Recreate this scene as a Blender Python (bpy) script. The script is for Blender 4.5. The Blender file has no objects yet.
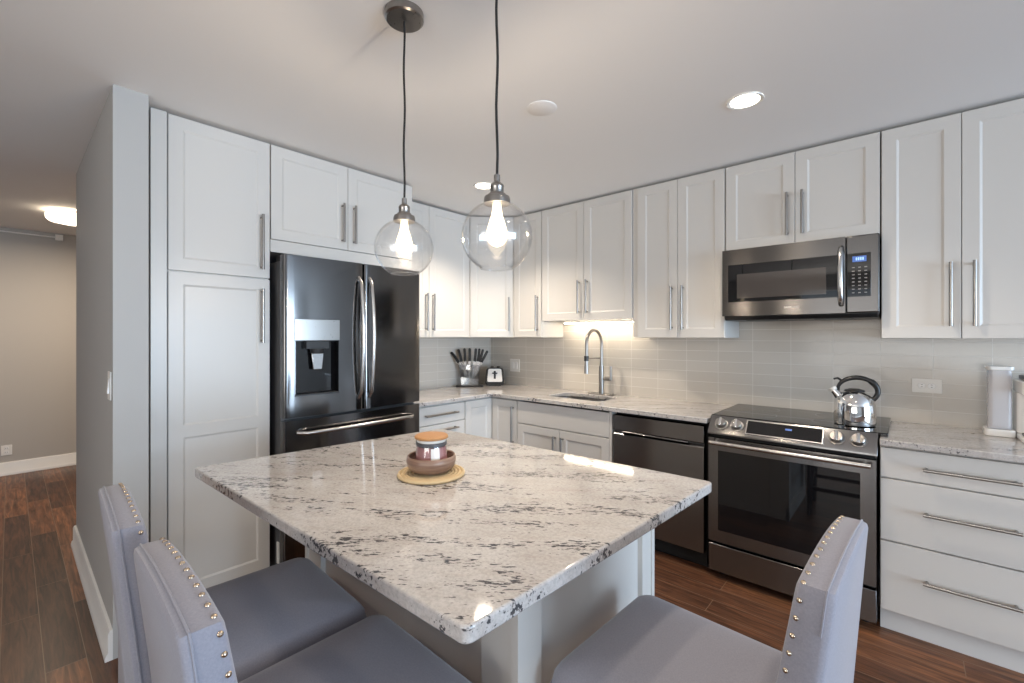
import bpy, bmesh, math, random
from mathutils import Vector, Matrix

random.seed(7)
PI = math.pi
C = bpy.context.scene.collection
SC = bpy.context.scene

# ------------------------------------------------------------------ camera
cam_d = bpy.data.cameras.new('camera')
cam = bpy.data.objects.new('camera', cam_d)
C.objects.link(cam)
cam.location = (3.267, -3.3465, 1.398)
cam.rotation_euler = (PI / 2, 0, 0.7256)
cam_d.sensor_fit = 'HORIZONTAL'
cam_d.sensor_width = 36.0
cam_d.lens = 445.25 / 1024 * 36.0
cam_d.shift_y = -(341.5 - 335.9) / 1024
cam_d.clip_start = 0.02
SC.camera = cam

# ------------------------------------------------------------------ world, daylight, exposure
W = bpy.data.worlds.new('world')
SC.world = W
W.use_nodes = True
W.node_tree.nodes['Background'].inputs[0].default_value = (0.72, 0.86, 1.0, 1)
W.node_tree.nodes['Background'].inputs[1].default_value = 1.0
SC.view_settings.view_transform = 'Standard'
SC.view_settings.look = 'None'
SC.view_settings.gamma = 1
SC.view_settings.use_curve_mapping = False
SC.view_settings.exposure = 0.42
SC.cycles.use_denoising = True
SC.cycles.max_bounces = 10
SC.cycles.diffuse_bounces = 6
SC.cycles.sample_clamp_indirect = 6
SC.cycles.caustics_reflective = False
SC.cycles.caustics_refractive = False


def area(name, loc, rot, sx, sy, power, col):
    d = bpy.data.lights.new(name, 'AREA')
    d.shape = 'RECTANGLE'
    d.size, d.size_y = sx, sy
    d.energy = power
    d.color = col
    o = bpy.data.objects.new(name, d)
    C.objects.link(o)
    o.location, o.rotation_euler = loc, rot
    return o


# daylight through the side window, and an added warm fill at the front one
area('daylight_side', (9.40, -2.3, 1.15), (0, math.radians(95), 0), 2.1, 3.6, 285, (0.60, 0.79, 1.0))
area('front_fill', (3.4, -6.90, 1.35), (math.radians(124), 0, 0), 3.0, 1.8, 56, (1.0, 0.94, 0.86))  # fill light, warmed and tilted up to brighten ceiling and back cabinets

# ------------------------------------------------------------------ mesh helpers


class MB:
    """collects geometry and links it as one mesh object"""

    def __init__(self):
        self.v, self.f = [], []

    def add(self, vs, fs, M=None):
        o = len(self.v)
        for p in vs:
            p = Vector(p)
            self.v.append(tuple(M @ p) if M else tuple(p))
        for f in fs:
            self.f.append(tuple(i + o for i in f))
        return self

    def box(self, x0, x1, y0, y1, z0, z1, M=None):
        vs = [(x, y, z) for z in (z0, z1) for y in (y0, y1) for x in (x0, x1)]
        fs = [(0, 2, 3, 1), (4, 5, 7, 6), (0, 1, 5, 4), (2, 6, 7, 3), (0, 4, 6, 2), (1, 3, 7, 5)]
        return self.add(vs, fs, M)

    def rings(self, rings, closed=True, cap0=True, cap1=True, M=None):
        n = len(rings[0])
        vs = [p for r in rings for p in r]
        fs = []
        for i in range(len(rings) - 1):
            for j in range(n if closed else n - 1):
                k = (j + 1) % n
                fs.append((i * n + j, i * n + k, (i + 1) * n + k, (i + 1) * n + j))
        if cap0:
            fs.append(tuple(reversed(range(n))))
        if cap1:
            fs.append(tuple((len(rings) - 1) * n + j for j in range(n)))
        return self.add(vs, fs, M)

    def tube(self, pts, r, n=12, caps=True, sx=1.0, M=None):
        pts = [Vector(p) for p in pts]
        rs = r if isinstance(r, (list, tuple)) else [r] * len(pts)
        t0 = (pts[1] - pts[0]).normalized()
        up = Vector((0, 0, 1)) if abs(t0.z) < 0.9 else Vector((1, 0, 0))
        nrm = t0.cross(up).normalized()
        rings = []
        for i, p in enumerate(pts):
            a = pts[max(i - 1, 0)]
            b = pts[min(i + 1, len(pts) - 1)]
            t = (b - a).normalized()
            nrm = (nrm - t * nrm.dot(t)).normalized()
            bi = t.cross(nrm)
            rings.append([p + nrm * (math.cos(q * 2 * PI / n) * rs[i] * sx) + bi * (math.sin(q * 2 * PI / n) * rs[i]) for q in range(n)])
        return self.rings(rings, True, caps, caps, M)

    def lathe(self, prof, c=(0, 0, 0), n=32, cap0=True, cap1=True, M=None):
        rings = [[(c[0] + r * math.cos(q * 2 * PI / n), c[1] + r * math.sin(q * 2 * PI / n), c[2] + z) for q in range(n)] for r, z in prof]
        return self.rings(rings, True, cap0, cap1, M)

    def prism(self, poly, a0, a1, axis='z', M=None):
        def P(p, a):
            if axis == 'z':
                return (p[0], p[1], a)
            if axis == 'x':
                return (a, p[0], p[1])
            return (p[0], a, p[1])
        return self.rings([[P(p, a0) for p in poly], [P(p, a1) for p in poly]], True, True, True, M)

    def build(self, name, mat, parent=None, bevel=0, seg=2, smooth=True, angle=38):
        me = bpy.data.meshes.new(name)
        me.from_pydata(self.v, [], self.f)
        bm = bmesh.new()
        bm.from_mesh(me)
        bmesh.ops.recalc_face_normals(bm, faces=bm.faces)
        bm.to_mesh(me)
        bm.free()
        me.materials.append(mat)
        if smooth:
            for p in me.polygons:
                p.use_smooth = True
            me.set_sharp_from_angle(angle=math.radians(angle))
        o = bpy.data.objects.new(name, me)
        C.objects.link(o)
        if parent:
            o.parent = parent
        if bevel:
            m = o.modifiers.new('bevel', 'BEVEL')
            m.width, m.segments = bevel, seg
            m.limit_method = 'ANGLE'
            m.angle_limit = math.radians(40)
        return o


def tag(o, label, cat, group=None):
    o['label'], o['category'] = label, cat
    if group:
        o['group'] = group
    return o


def thing(name, label, cat, loc=(0, 0, 0), rz=0, group=None):
    o = bpy.data.objects.new(name, None)
    C.objects.link(o)
    o.empty_display_size = 0.1
    o.location, o.rotation_euler = loc, (0, 0, rz)
    return tag(o, label, cat, group)


def struct(o):
    o['kind'] = 'structure'
    return o


def copy_tree(o, parent=None):
    c = o.copy()
    C.objects.link(c)
    c.parent = parent
    for ch in list(o.children):
        copy_tree(ch, c)
    return c


def boolean(o, cutter, op='DIFFERENCE'):
    m = o.modifiers.new('cut', 'BOOLEAN')
    m.object, m.operation, m.solver = cutter, op, 'EXACT'
    dg = bpy.context.evaluated_depsgraph_get()
    me = bpy.data.meshes.new_from_object(o.evaluated_get(dg))
    o.modifiers.remove(m)
    o.data = me
    bpy.data.objects.remove(cutter)
    for p in me.polygons:
        p.use_smooth = True
    me.set_sharp_from_angle(angle=math.radians(38))
    return o


def rrect(x0, x1, y0, y1, r, n=6):
    pts = []
    for cx, cy, a in ((x1 - r, y0 + r, -PI / 2), (x1 - r, y1 - r, 0), (x0 + r, y1 - r, PI / 2), (x0 + r, y0 + r, PI)):
        for i in range(n + 1):
            t = a + PI / 2 * i / n
            pts.append((cx + r * math.cos(t), cy + r * math.sin(t)))
    return pts


def round_poly(poly, r, n=5):
    out = []
    N = len(poly)
    for i in range(N):
        p = Vector(poly[i])
        a = (Vector(poly[i - 1]) - p).normalized()
        b = (Vector(poly[(i + 1) % N]) - p).normalized()
        for k in range(n + 1):
            t = k / n
            q = (p + a * r) * (1 - t) ** 2 + p * 2 * t * (1 - t) + (p + b * r) * t ** 2
            out.append((q.x, q.y))
    return out


# ------------------------------------------------------------------ material helpers


class NT:
    def __init__(self, name):
        self.m = bpy.data.materials.new(name)
        self.m.use_nodes = True
        self.t = self.m.node_tree
        self.b = self.t.nodes['Principled BSDF']

    def n(self, kind, **kw):
        nd = self.t.nodes.new(kind)
        for k, v in kw.items():
            setattr(nd, k, v)
        return nd

    def link(self, a, b):
        self.t.links.new(a, b)

    def set(self, **kw):
        for k, v in kw.items():
            i = self.b.inputs[k.replace('_', ' ')]
            i.default_value = (*v, 1) if isinstance(v, tuple) and len(v) == 3 and i.type == 'RGBA' else v
        return self

    def coords(self, scale=(1, 1, 1), rot=(0, 0, 0), world=False):
        mp = self.n('ShaderNodeMapping')
        mp.inputs['Scale'].default_value = scale
        mp.inputs['Rotation'].default_value = rot
        if world:
            g = self.n('ShaderNodeNewGeometry')
            self.link(g.outputs['Position'], mp.inputs[0])
        else:
            g = self.n('ShaderNodeTexCoord')
            self.link(g.outputs['Object'], mp.inputs[0])
        return mp.outputs[0]

    def aligned(self, rot, scale):
        """world position turned about z, then stretched"""
        mp = self.n('ShaderNodeMapping')
        mp.inputs['Scale'].default_value = scale
        self.link(self.coords((1, 1, 1), (0, 0, -rot), world=True), mp.inputs[0])
        return mp.outputs[0]

    def noise(self, vec, scale, detail=4, rough=0.5, dist=0.0):
        nd = self.n('ShaderNodeTexNoise')
        nd.inputs['Scale'].default_value = scale
        nd.inputs['Detail'].default_value = detail
        nd.inputs['Roughness'].default_value = rough
        nd.inputs['Distortion'].default_value = dist
        self.link(vec, nd.inputs['Vector'])
        return nd.outputs['Fac']

    def ramp(self, fac, stops, interp='LINEAR'):
        nd = self.n('ShaderNodeValToRGB')
        cr = nd.color_ramp
        cr.interpolation = interp
        while len(cr.elements) < len(stops):
            cr.elements.new(0.5)
        for e, (p, c) in zip(cr.elements, stops):
            e.position = p
            e.color = (*c, 1) if len(c) == 3 else c
        self.link(fac, nd.inputs[0])
        return nd.outputs[0]

    def mix(self, fac, a, b, mode='MIX'):
        nd = self.n('ShaderNodeMix', data_type='RGBA', blend_type=mode)
        for s, v in ((0, fac), (6, a), (7, b)):
            i = nd.inputs[s]
            if hasattr(v, 'is_output'):
                self.link(v, i)
            else:
                i.default_value = (*v, 1) if isinstance(v, tuple) and len(v) == 3 else v
        return nd.outputs[2]

    def math(self, op, a, b=0.0):
        nd = self.n('ShaderNodeMath', operation=op)
        for s, v in ((0, a), (1, b)):
            if hasattr(v, 'is_output'):
                self.link(v, nd.inputs[s])
            else:
                nd.inputs[s].default_value = v
        return nd.outputs[0]

    def color(self, out):
        self.link(out, self.b.inputs['Base Color'])

    def bump(self, h, strength=0.2, dist=0.01):
        nd = self.n('ShaderNodeBump')
        nd.inputs['Strength'].default_value = strength
        nd.inputs['Distance'].default_value = dist
        self.link(h, nd.inputs['Height'])
        self.link(nd.outputs[0], self.b.inputs['Normal'])


def plain(name, col, rough=0.5, metal=0.0, **kw):
    t = NT(name)
    t.set(Base_Color=col, Roughness=rough, Metallic=metal, **kw)
    v = t.coords((1, 1, 1))
    f = t.noise(v, 60, 2)
    r = t.math('MULTIPLY_ADD', f, 0.05)
    r.node.inputs[2].default_value = max(rough - 0.025, 0)
    t.link(r, t.b.inputs['Roughness'])
    return t.m


def metal(name, col, rough, tangent=None, aniso=0.0, streak=None):
    t = NT(name)
    t.set(Base_Color=col, Roughness=rough, Metallic=1.0)
    if tangent:
        t.set(Anisotropic=aniso)
        c = t.n('ShaderNodeCombineXYZ')
        for i in range(3):
            c.inputs[i].default_value = tangent[i]
        t.link(c.outputs[0], t.b.inputs['Tangent'])
    v = t.coords(streak or (1, 1, 1))
    f = t.noise(v, 90, 3)
    r = t.math('MULTIPLY_ADD', f, 0.03)
    r.node.inputs[2].default_value = max(rough - 0.015, 0)
    t.link(r, t.b.inputs['Roughness'])
    return t.m


def wall_paint(name, col, rough=0.7):
    t = NT(name)
    t.set(Base_Color=col, Roughness=rough)
    v = t.coords(world=True)
    t.bump(t.noise(v, 220, 2), 0.06, 0.002)
    return t.m


def emit(name, col, s):
    t = NT(name)
    t.set(Base_Color=col, Emission_Color=col, Emission_Strength=s)
    return t.m


def glow_glass(name, col, s):
    m = bpy.data.materials.new(name)
    m.use_nodes = True
    t = m.node_tree
    t.nodes.remove(t.nodes['Principled BSDF'])
    e = t.nodes.new('ShaderNodeEmission')
    e.inputs[0].default_value = (*col, 1)
    e.inputs[1].default_value = s
    tr = t.nodes.new('ShaderNodeBsdfTransparent')
    mx = t.nodes.new('ShaderNodeMixShader')
    mx.inputs[0].default_value = 0.35
    t.links.new(tr.outputs[0], mx.inputs[1])
    t.links.new(e.outputs[0], mx.inputs[2])
    t.links.new(mx.outputs[0], t.nodes['Material Output'].inputs[0])
    return m


def thin_glass(name, tint=(1, 1, 1), ior=1.45, extra=0.03):
    m = bpy.data.materials.new(name)
    m.use_nodes = True
    t = m.node_tree
    t.nodes.remove(t.nodes['Principled BSDF'])
    out = t.nodes['Material Output']
    tr = t.nodes.new('ShaderNodeBsdfTransparent')
    tr.inputs[0].default_value = (*tint, 1)
    gl = t.nodes.new('ShaderNodeBsdfGlossy')
    gl.inputs['Roughness'].default_value = 0.015
    fr = t.nodes.new('ShaderNodeLayerWeight')       # Schlick's Fresnel for a thin pane, the same from either side
    fr.inputs[0].default_value = 0.5
    pw = t.nodes.new('ShaderNodeMath')
    pw.operation = 'POWER'
    pw.inputs[1].default_value = 5.0
    ad = t.nodes.new('ShaderNodeMath')
    ad.operation = 'MULTIPLY_ADD'
    ad.inputs[1].default_value = 0.9
    ad.inputs[2].default_value = extra + ((ior - 1) / (ior + 1)) ** 2
    mx = t.nodes.new('ShaderNodeMixShader')
    t.links.new(fr.outputs['Facing'], pw.inputs[0])
    t.links.new(pw.outputs[0], ad.inputs[0])
    t.links.new(ad.outputs[0], mx.inputs[0])
    t.links.new(tr.outputs[0], mx.inputs[1])
    t.links.new(gl.outputs[0], mx.inputs[2])
    t.links.new(mx.outputs[0], out.inputs[0])
    return m


def granite():
    t = NT('white_granite')
    t.set(Roughness=0.06, Specular_IOR_Level=0.55)
    v = t.coords(world=True)
    va = t.aligned(math.radians(33), (0.8, 3.6, 1.5))
    vb = t.aligned(math.radians(40), (0.8, 2.6, 1.6))
    base = t.ramp(t.noise(v, 5, 5, 0.6), [(0.3, (0.48, 0.452, 0.436)), (0.55, (0.56, 0.537, 0.522)), (0.75, (0.62, 0.604, 0.592))])
    cloud = t.ramp(t.noise(va, 8, 6, 0.68), [(0.47, (0, 0, 0)), (0.70, (1, 1, 1))])
    c = t.mix(t.math('MULTIPLY', cloud, 0.5), base, (0.44, 0.38, 0.345))
    grain = t.ramp(t.noise(v, 120, 3, 0.7), [(0.38, (0.86, 0.86, 0.86)), (0.6, (1.05, 1.05, 1.05))])
    c = t.mix(1.0, c, grain, 'MULTIPLY')
    # dark flecks, gathered in drifting streaks
    mask = t.ramp(t.noise(va, 3.6, 4, 0.6, 0.5), [(0.44, (0, 0, 0)), (0.62, (1, 1, 1))])
    f2 = t.math('ADD', t.noise(vb, 43, 3, 0.62), t.math('MULTIPLY', mask, 0.185))
    dk = t.ramp(f2, [(0.69, (0, 0, 0)), (0.73, (1, 1, 1))])
    c = t.mix(t.math('MULTIPLY', dk, 0.94), c, (0.045, 0.045, 0.052))
    f3 = t.math('ADD', t.noise(vb, 85, 2, 0.5), t.math('MULTIPLY', mask, 0.09))
    sk = t.ramp(f3, [(0.70, (0, 0, 0)), (0.745, (1, 1, 1))])
    c = t.mix(t.math('MULTIPLY', sk, 0.85), c, (0.09, 0.08, 0.078))
    t.color(c)
    return t.m


def floor_wood():
    t = NT('dark_oak_planks')
    v = t.coords(world=True)
    br = t.n('ShaderNodeTexBrick')
    br.offset, br.offset_frequency = 0.37, 2
    br.inputs['Scale'].default_value = 1.0
    br.inputs['Brick Width'].default_value = 0.95
    br.inputs['Row Height'].default_value = 0.125
    br.inputs['Mortar Size'].default_value = 0.0016
    br.inputs['Mortar Smooth'].default_value = 0.2
    br.inputs['Bias'].default_value = 0.0
    br.inputs['Color1'].default_value = (0, 0, 0, 1)
    br.inputs['Color2'].default_value = (1, 1, 1, 1)
    br.inputs['Mortar'].default_value = (0.5, 0.5, 0.5, 1)
    t.link(v, br.inputs['Vector'])
    vs = t.coords((1.2, 16, 1), world=True)
    shift = t.n('ShaderNodeVectorMath', operation='ADD')
    t.link(vs, shift.inputs[0])
    sc = t.n('ShaderNodeVectorMath', operation='SCALE')
    sc.inputs['Scale'].default_value = 7.3
    t.link(br.outputs['Color'], sc.inputs[0])
    t.link(sc.outputs[0], shift.inputs[1])
    g = t.noise(shift.outputs[0], 3.2, 6, 0.62, 0.8)
    tone = t.ramp(br.outputs['Color'], [(0.0, (0.060, 0.027, 0.016)), (0.45, (0.105, 0.045, 0.024)), (1.0, (0.185, 0.080, 0.039))])
    grain = t.ramp(g, [(0.30, (0.30, 0.28, 0.28)), (0.5, (0.95, 0.95, 0.95)), (0.70, (1.9, 1.8, 1.6))])
    c = t.mix(1.0, tone, grain, 'MULTIPLY')
    c = t.mix(br.outputs['Fac'], c, (0.20, 0.13, 0.085))
    t.color(c)
    t.set(Roughness=0.40, Specular_IOR_Level=0.35)
    h = t.mix(br.outputs['Fac'], g, (0.0, 0.0, 0.0))
    t.bump(h, 0.12, 0.004)
    return t.m


def tile_mat():
    t = NT('glass_tile')
    g = t.n('ShaderNodeNewGeometry')
    sep = t.n('ShaderNodeSeparateXYZ')
    t.link(g.outputs['Position'], sep.inputs[0])
    cmb = t.n('ShaderNodeCombineXYZ')
    s = t.math('SUBTRACT', sep.outputs[0], sep.outputs[1])       # runs along both walls from the corner
    s = t.math('ADD', s, 0.173)
    t.link(s, cmb.inputs[0])
    t.link(t.math('ADD', sep.outputs[2], -0.0152), cmb.inputs[1])
    br = t.n('ShaderNodeTexBrick')
    br.offset, br.offset_frequency = 0.0, 2
    for k, val in (('Scale', 1.0), ('Brick Width', 0.222), ('Row Height', 0.075), ('Mortar Size', 0.0016), ('Mortar Smooth', 0.3), ('Bias', 0.0)):
        br.inputs[k].default_value = val
    br.inputs['Color1'].default_value = (0.60, 0.56, 0.505, 1)
    br.inputs['Color2'].default_value = (0.635, 0.595, 0.54, 1)
    br.inputs['Mortar'].default_value = (0.76, 0.735, 0.69, 1)
    t.link(cmb.outputs[0], br.inputs['Vector'])
    t.color(br.outputs['Color'])
    r = t.math('MULTIPLY_ADD', br.outputs['Fac'], 0.4)
    r.node.inputs[2].default_value = 0.14
    t.set(Specular_IOR_Level=0.3)
    t.link(r, t.b.inputs['Roughness'])
    t.bump(t.math('SUBTRACT', 1.0, br.outputs['Fac']), 0.35, 0.002)
    return t.m


def turned_wood():
    t = NT('brown_turned_wood')
    g = t.noise(t.coords((3, 3, 90)), 2.2, 4, 0.6)
    t.color(t.ramp(g, [(0.3, (0.15, 0.085, 0.060)), (0.5, (0.27, 0.17, 0.125)), (0.7, (0.36, 0.26, 0.20))]))
    t.set(Roughness=0.3)
    return t.m


def fabric(name, col):
    t = NT(name)
    v = t.coords()
    wv = []
    for axis_rot in ((0, 0, 0), (0, PI / 2, 0)):
        w = t.n('ShaderNodeTexWave')
        w.inputs['Scale'].default_value = 150
        w.inputs['Distortion'].default_value = 1.2
        w.inputs['Detail'].default_value = 2
        w.inputs['Detail Scale'].default_value = 4
        mp = t.n('ShaderNodeMapping')
        mp.inputs['Rotation'].default_value = axis_rot
        t.link(v, mp.inputs[0])
        t.link(mp.outputs[0], w.inputs['Vector'])
        wv.append(w.outputs['Fac'])
    weave = t.math('MULTIPLY', wv[0], wv[1])
    slub = t.noise(t.coords((3, 3, 3)), 90, 4, 0.7)
    k = t.math('ADD', t.math('MULTIPLY', weave, 0.35), slub)
    c = t.ramp(slub, [(0.35, tuple(x * 0.90 for x in col)), (0.75, tuple(min(1, x * 1.08) for x in col))])
    t.color(c)
    t.set(Roughness=0.85, Sheen_Weight=0.25, Sheen_Roughness=0.45, Specular_IOR_Level=0.2)
    t.bump(slub, 0.12, 0.0015)
    return t.m


M = dict(
    ceiling=wall_paint('ceiling_white', (0.90, 0.895, 0.89)),
    wall=wall_paint('greige_wall', (0.47, 0.445, 0.415)),
    wall_end=wall_paint('pale_grey_wall', (0.47, 0.465, 0.455)),
    trim=plain('white_trim', (0.82, 0.81, 0.79), 0.35),
    cab=plain('white_cabinet_paint', (0.66, 0.64, 0.61), 0.33),
    kick=plain('white_kick', (0.70, 0.695, 0.68), 0.4),
    nickel=metal('brushed_nickel', (0.33, 0.315, 0.30), 0.28),
    steel=metal('stainless_steel', (0.50, 0.49, 0.485), 0.26),
    chrome=metal('polished_chrome', (0.80, 0.80, 0.80), 0.04),
    bss_y=metal('black_stainless_front', (0.225, 0.222, 0.225), 0.22, (0, 0, 1), 0.85, (1, 1, 60)),
    bss_m=metal('black_stainless_shaded', (0.12, 0.117, 0.117), 0.22, (0, 0, 1), 0.85, (1, 1, 60)),  # darker copy of the front steel, dimmer reflections put into its colour
    bss_x=metal('black_stainless_side', (0.15, 0.147, 0.148), 0.13, (0, 0, 1), 0.5, (1, 1, 60)),
    dark=plain('dark_grey_plastic', (0.03, 0.03, 0.032), 0.4),
    black=plain('black_plastic', (0.012, 0.012, 0.013), 0.35),
    gap=plain('matte_black', (0.008, 0.008, 0.008), 0.8),
    blackglass=plain('black_glass', (0.006, 0.006, 0.007), 0.03, 0.0, Specular_IOR_Level=0.6),
    mwglass=plain('grey_tinted_glass', (0.055, 0.048, 0.045), 0.06, 0.0, Specular_IOR_Level=0.7),
    granite=granite(), floor=floor_wood(), tile=tile_mat(),
    fabric=fabric('grey_linen', (0.295, 0.295, 0.345)),
    wood_dark=plain('espresso_wood', (0.035, 0.018, 0.012), 0.35),
    brass=metal('antique_brass', (0.62, 0.50, 0.38), 0.25),
    cord=plain('black_cord', (0.012, 0.011, 0.011), 0.7),
    bulb=glow_glass('glowing_bulb', (1.0, 0.80, 0.52), 6.0),
    downlight=emit('lit_downlight', (1.0, 0.90, 0.74), 7),
    led=emit('lit_led_strip', (1.0, 0.86, 0.66), 26),
    halllamp=emit('lit_opal_glass', (1.0, 0.86, 0.66), 3),
    glass=thin_glass('clear_glass'),
    acrylic=thin_glass('clear_acrylic', (0.95, 0.96, 0.97), 1.45, 0.14),
    plate=plain('white_plastic', (0.80, 0.78, 0.74), 0.3),
    white=plain('white_gloss', (0.85, 0.84, 0.82), 0.18),
    sisal=plain('woven_straw', (0.60, 0.46, 0.27), 0.75),
    bowlwood=turned_wood(),
    lidwood=plain('light_bamboo', (0.44, 0.22, 0.085), 0.55),
    pinkwax=plain('pink_wax', (0.58, 0.27, 0.27), 0.25),
    greyband=plain('grey_band', (0.12, 0.125, 0.14), 0.35, 0.5),
    blue=emit('blue_readout', (0.06, 0.13, 0.38), 0.45),
    paleblue=emit('pale_blue_segments', (0.35, 0.55, 0.85), 0.6),
    sidegrey=plain('grey_painted_steel', (0.15, 0.15, 0.155), 0.4, 0.3),
    tank=plain('frosted_clear_plastic', (0.78, 0.77, 0.80), 0.15, 0.0, Alpha=0.42),
    ink=plain('light_grey_print', (0.26, 0.255, 0.25), 0.5),
    textmetal=plain('silver_print', (0.62, 0.60, 0.58), 0.4),
)

# ------------------------------------------------------------------ room shell
ZC = 2.485
struct(MB().box(-3.7, 9.6, -7.1, 0.1, -0.1, 0).build('floor', M['floor'], smooth=False))
struct(MB().box(-3.7, 9.6, -7.1, 0.1, ZC, ZC + 0.1).build('ceiling', M['ceiling'], smooth=False))
struct(MB().box(-3.7, 9.6, 0.0, 0.1, 0, ZC).build('wall_back', M['wall'], smooth=False))
struct(MB().box(-0.9, 0.0, -2.93, -0.0005, 0, ZC).build('wall_left', M['wall_end'], smooth=False))
struct(MB().box(-0.9, 0.703, -3.052, -2.931, 0, ZC).build('wall_partition', M['wall_end'], smooth=False))
struct(MB().box(-3.6, -3.5, -7.0, 0.0, 0, ZC).build('wall_hall', M['wall'], smooth=False))


def wall_with_window(name, a0, a1, w0, w1, z0, z1, place):
    mb = MB()
    for r in ((a0, w0, 0, ZC), (w1, a1, 0, ZC), (w0, w1, 0, z0), (w0, w1, z1, ZC)):
        place(mb, *r)
    return struct(mb.build(name, M['wall'], smooth=False))


wall_with_window('wall_right', -7.0, 0.0, -4.1, -0.5, 0.06, 2.2, lambda mb, a, b, c, d: mb.box(9.5, 9.6, a, b, c, d))
wall_with_window('wall_front', -3.6, 9.5, 1.8, 5.0, 0.45, 2.25, lambda mb, a, b, c, d: mb.box(a, b, -7.1, -7.0, c, d))


def window(name, a0, a1, z0, z1, bx):
    mb = MB()
    n = 3
    for k in range(n + 1):
        a = a0 + (a1 - a0) * k / n
        bx(mb, max(a - 0.03, a0), min(a + 0.03, a1), z0, z1, 0.03, 0.09)
    bx(mb, a0, a1, z0, z0 + 0.05, 0.03, 0.09)
    bx(mb, a0, a1, z1 - 0.05, z1, 0.03, 0.09)
    fr = struct(mb.build(name, M['trim'], smooth=False))
    g = MB()
    bx(g, a0, a1, z0, z1, 0.055, 0.062)
    g.build('glass_pane', M['glass'], fr, smooth=False)


window('window_1', -4.1, -0.5, 0.06, 2.2, lambda m, a, b, c, d, p, q: m.box(9.5 + p, 9.5 + q, a, b, c, d))
window('window_2', 1.8, 5.0, 0.45, 2.25, lambda m, a, b, c, d, p, q: m.box(a, b, -7.0 - q, -7.0 - p, c, d))


def baseboard(name, poly_axis, a0, a1, at, sgn):
    prof = [(0, 0), (0.026, 0), (0.026, 0.012), (0.022, 0.028), (0.016, 0.034), (0.016, 0.115), (0.010, 0.128), (0, 0.13)]
    pts = [(at + sgn * p, z) for p, z in prof]
    return struct(MB().prism(pts, a0, a1, poly_axis).build(name, M['trim'], angle=50))


baseboard('baseboard_hall', 'x' if False else 'y', -6.99, -0.01, -3.5, 1)
baseboard('baseboard_partition', 'x', -0.9, 0.703, -3.052, -1)
baseboard('baseboard_front', 'x', -3.4, 9.4, -7.0, 1)
struct(MB().box(0.006, 3.80, -0.006, -0.0004, 0.90, 1.95).build('trim_1', M['tile'], smooth=False))
struct(MB().box(0.0004, 0.006, -1.44, -0.006, 0.90, 1.95).build('trim_2', M['tile'], smooth=False))

# ------------------------------------------------------------------ cabinetry
FW, REC = 0.058, 0.0055


def shaker(mb, x0, x1, z0, z1, t=0.02, mids=(), fw=FW):
    """door front in the plane y=0 (front), recessed panels, thickness t"""
    zs = [z0 - fw * 0] + []
    cells = []
    edges = [z0] + list(mids) + [z1]
    for i in range(len(edges) - 1):
        cells.append((edges[i], edges[i + 1], fw if i == 0 else fw / 2, fw if i == len(edges) - 2 else fw / 2))
    for a, b, lo, hi in cells:
        O = [(x0, 0, a), (x1, 0, a), (x1, 0, b), (x0, 0, b)]
        I = [(x0 + fw, 0, a + lo), (x1 - fw, 0, a + lo), (x1 - fw, 0, b - hi), (x0 + fw, 0, b - hi)]
        s = 0.010
        J = [(x0 + fw + s, REC, a + lo + s), (x1 - fw - s, REC, a + lo + s), (x1 - fw - s, REC, b - hi - s), (x0 + fw + s, REC, b - hi - s)]
        mb.rings([O, I, J], True, False, True)
        B = [(x0, t, a), (x1, t, a), (x1, t, b), (x0, t, b)]
        fs = [(0, 1, 5, 4), (1, 2, 6, 5), (2, 3, 7, 6), (3, 0, 4, 7), (4, 5, 6, 7)]
        if a != z0:
            fs.remove((0, 1, 5, 4))
        if b != z1:
            fs.remove((2, 3, 7, 6))
        mb.add(O + B, fs)
    return mb


def weld(o):
    bm = bmesh.new()
    bm.from_mesh(o.data)
    bmesh.ops.remove_doubles(bm, verts=bm.verts, dist=1e-5)
    bmesh.ops.recalc_face_normals(bm, faces=bm.faces)
    bm.to_mesh(o.data)
    bm.free()
    for p in o.data.polygons:
        p.use_smooth = False
    return o


def pull(parent, p0, p1, out=0.032, r=0.0072):
    """bar pull between p0 and p1 (x,z) with two posts"""
    mb = MB()
    a, b = Vector((p0[0], -out, p0[1])), Vector((p1[0], -out, p1[1]))
    mb.tube([a, b], r, 12)
    d = (b - a).normalized()
    for q in (a + d * 0.014, b - d * 0.014):
        mb.tube([q, (q.x, 0.0, q.z)], r * 0.8, 10)
    return mb.build('handle', M['nickel'], parent)


def door(parent, x0, x1, z0, z1, handle=None, mids=(), name='door'):
    g = 0.0016
    o = weld(shaker(MB(), x0 + g, x1 - g, z0 + g, z1 - g, mids=mids).build(name, M['cab'], parent, bevel=0.0012, seg=1))
    if handle:
        hx, h0, h1 = handle
        pull(o, (hx, h0), (hx, h1))
    return o


def slab(parent, x0, x1, z0, z1, handle=None, name='drawer'):
    g = 0.0016
    o = MB().box(x0 + g, x1 - g, 0, 0.02, z0 + g, z1 - g).build(name, M['cab'], parent, bevel=0.0015)
    if handle:
        a, b, z = handle
        pull(o, (a, z), (b, z), 0.034)
    return o


TOPZ = 2.469
AR = PI / 2          # fronts on the left wall face +x
UG, BG = 'wall cabinets', 'base cabinets'


def carcass(parent, W_, y0, y1, z0, z1, x0=0.0, name='carcass'):
    return MB().box(x0 + 0.001, W_ - 0.001, y0, y1, z0, z1).build(name, M['cab'], parent, bevel=0.001, seg=1)


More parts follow.
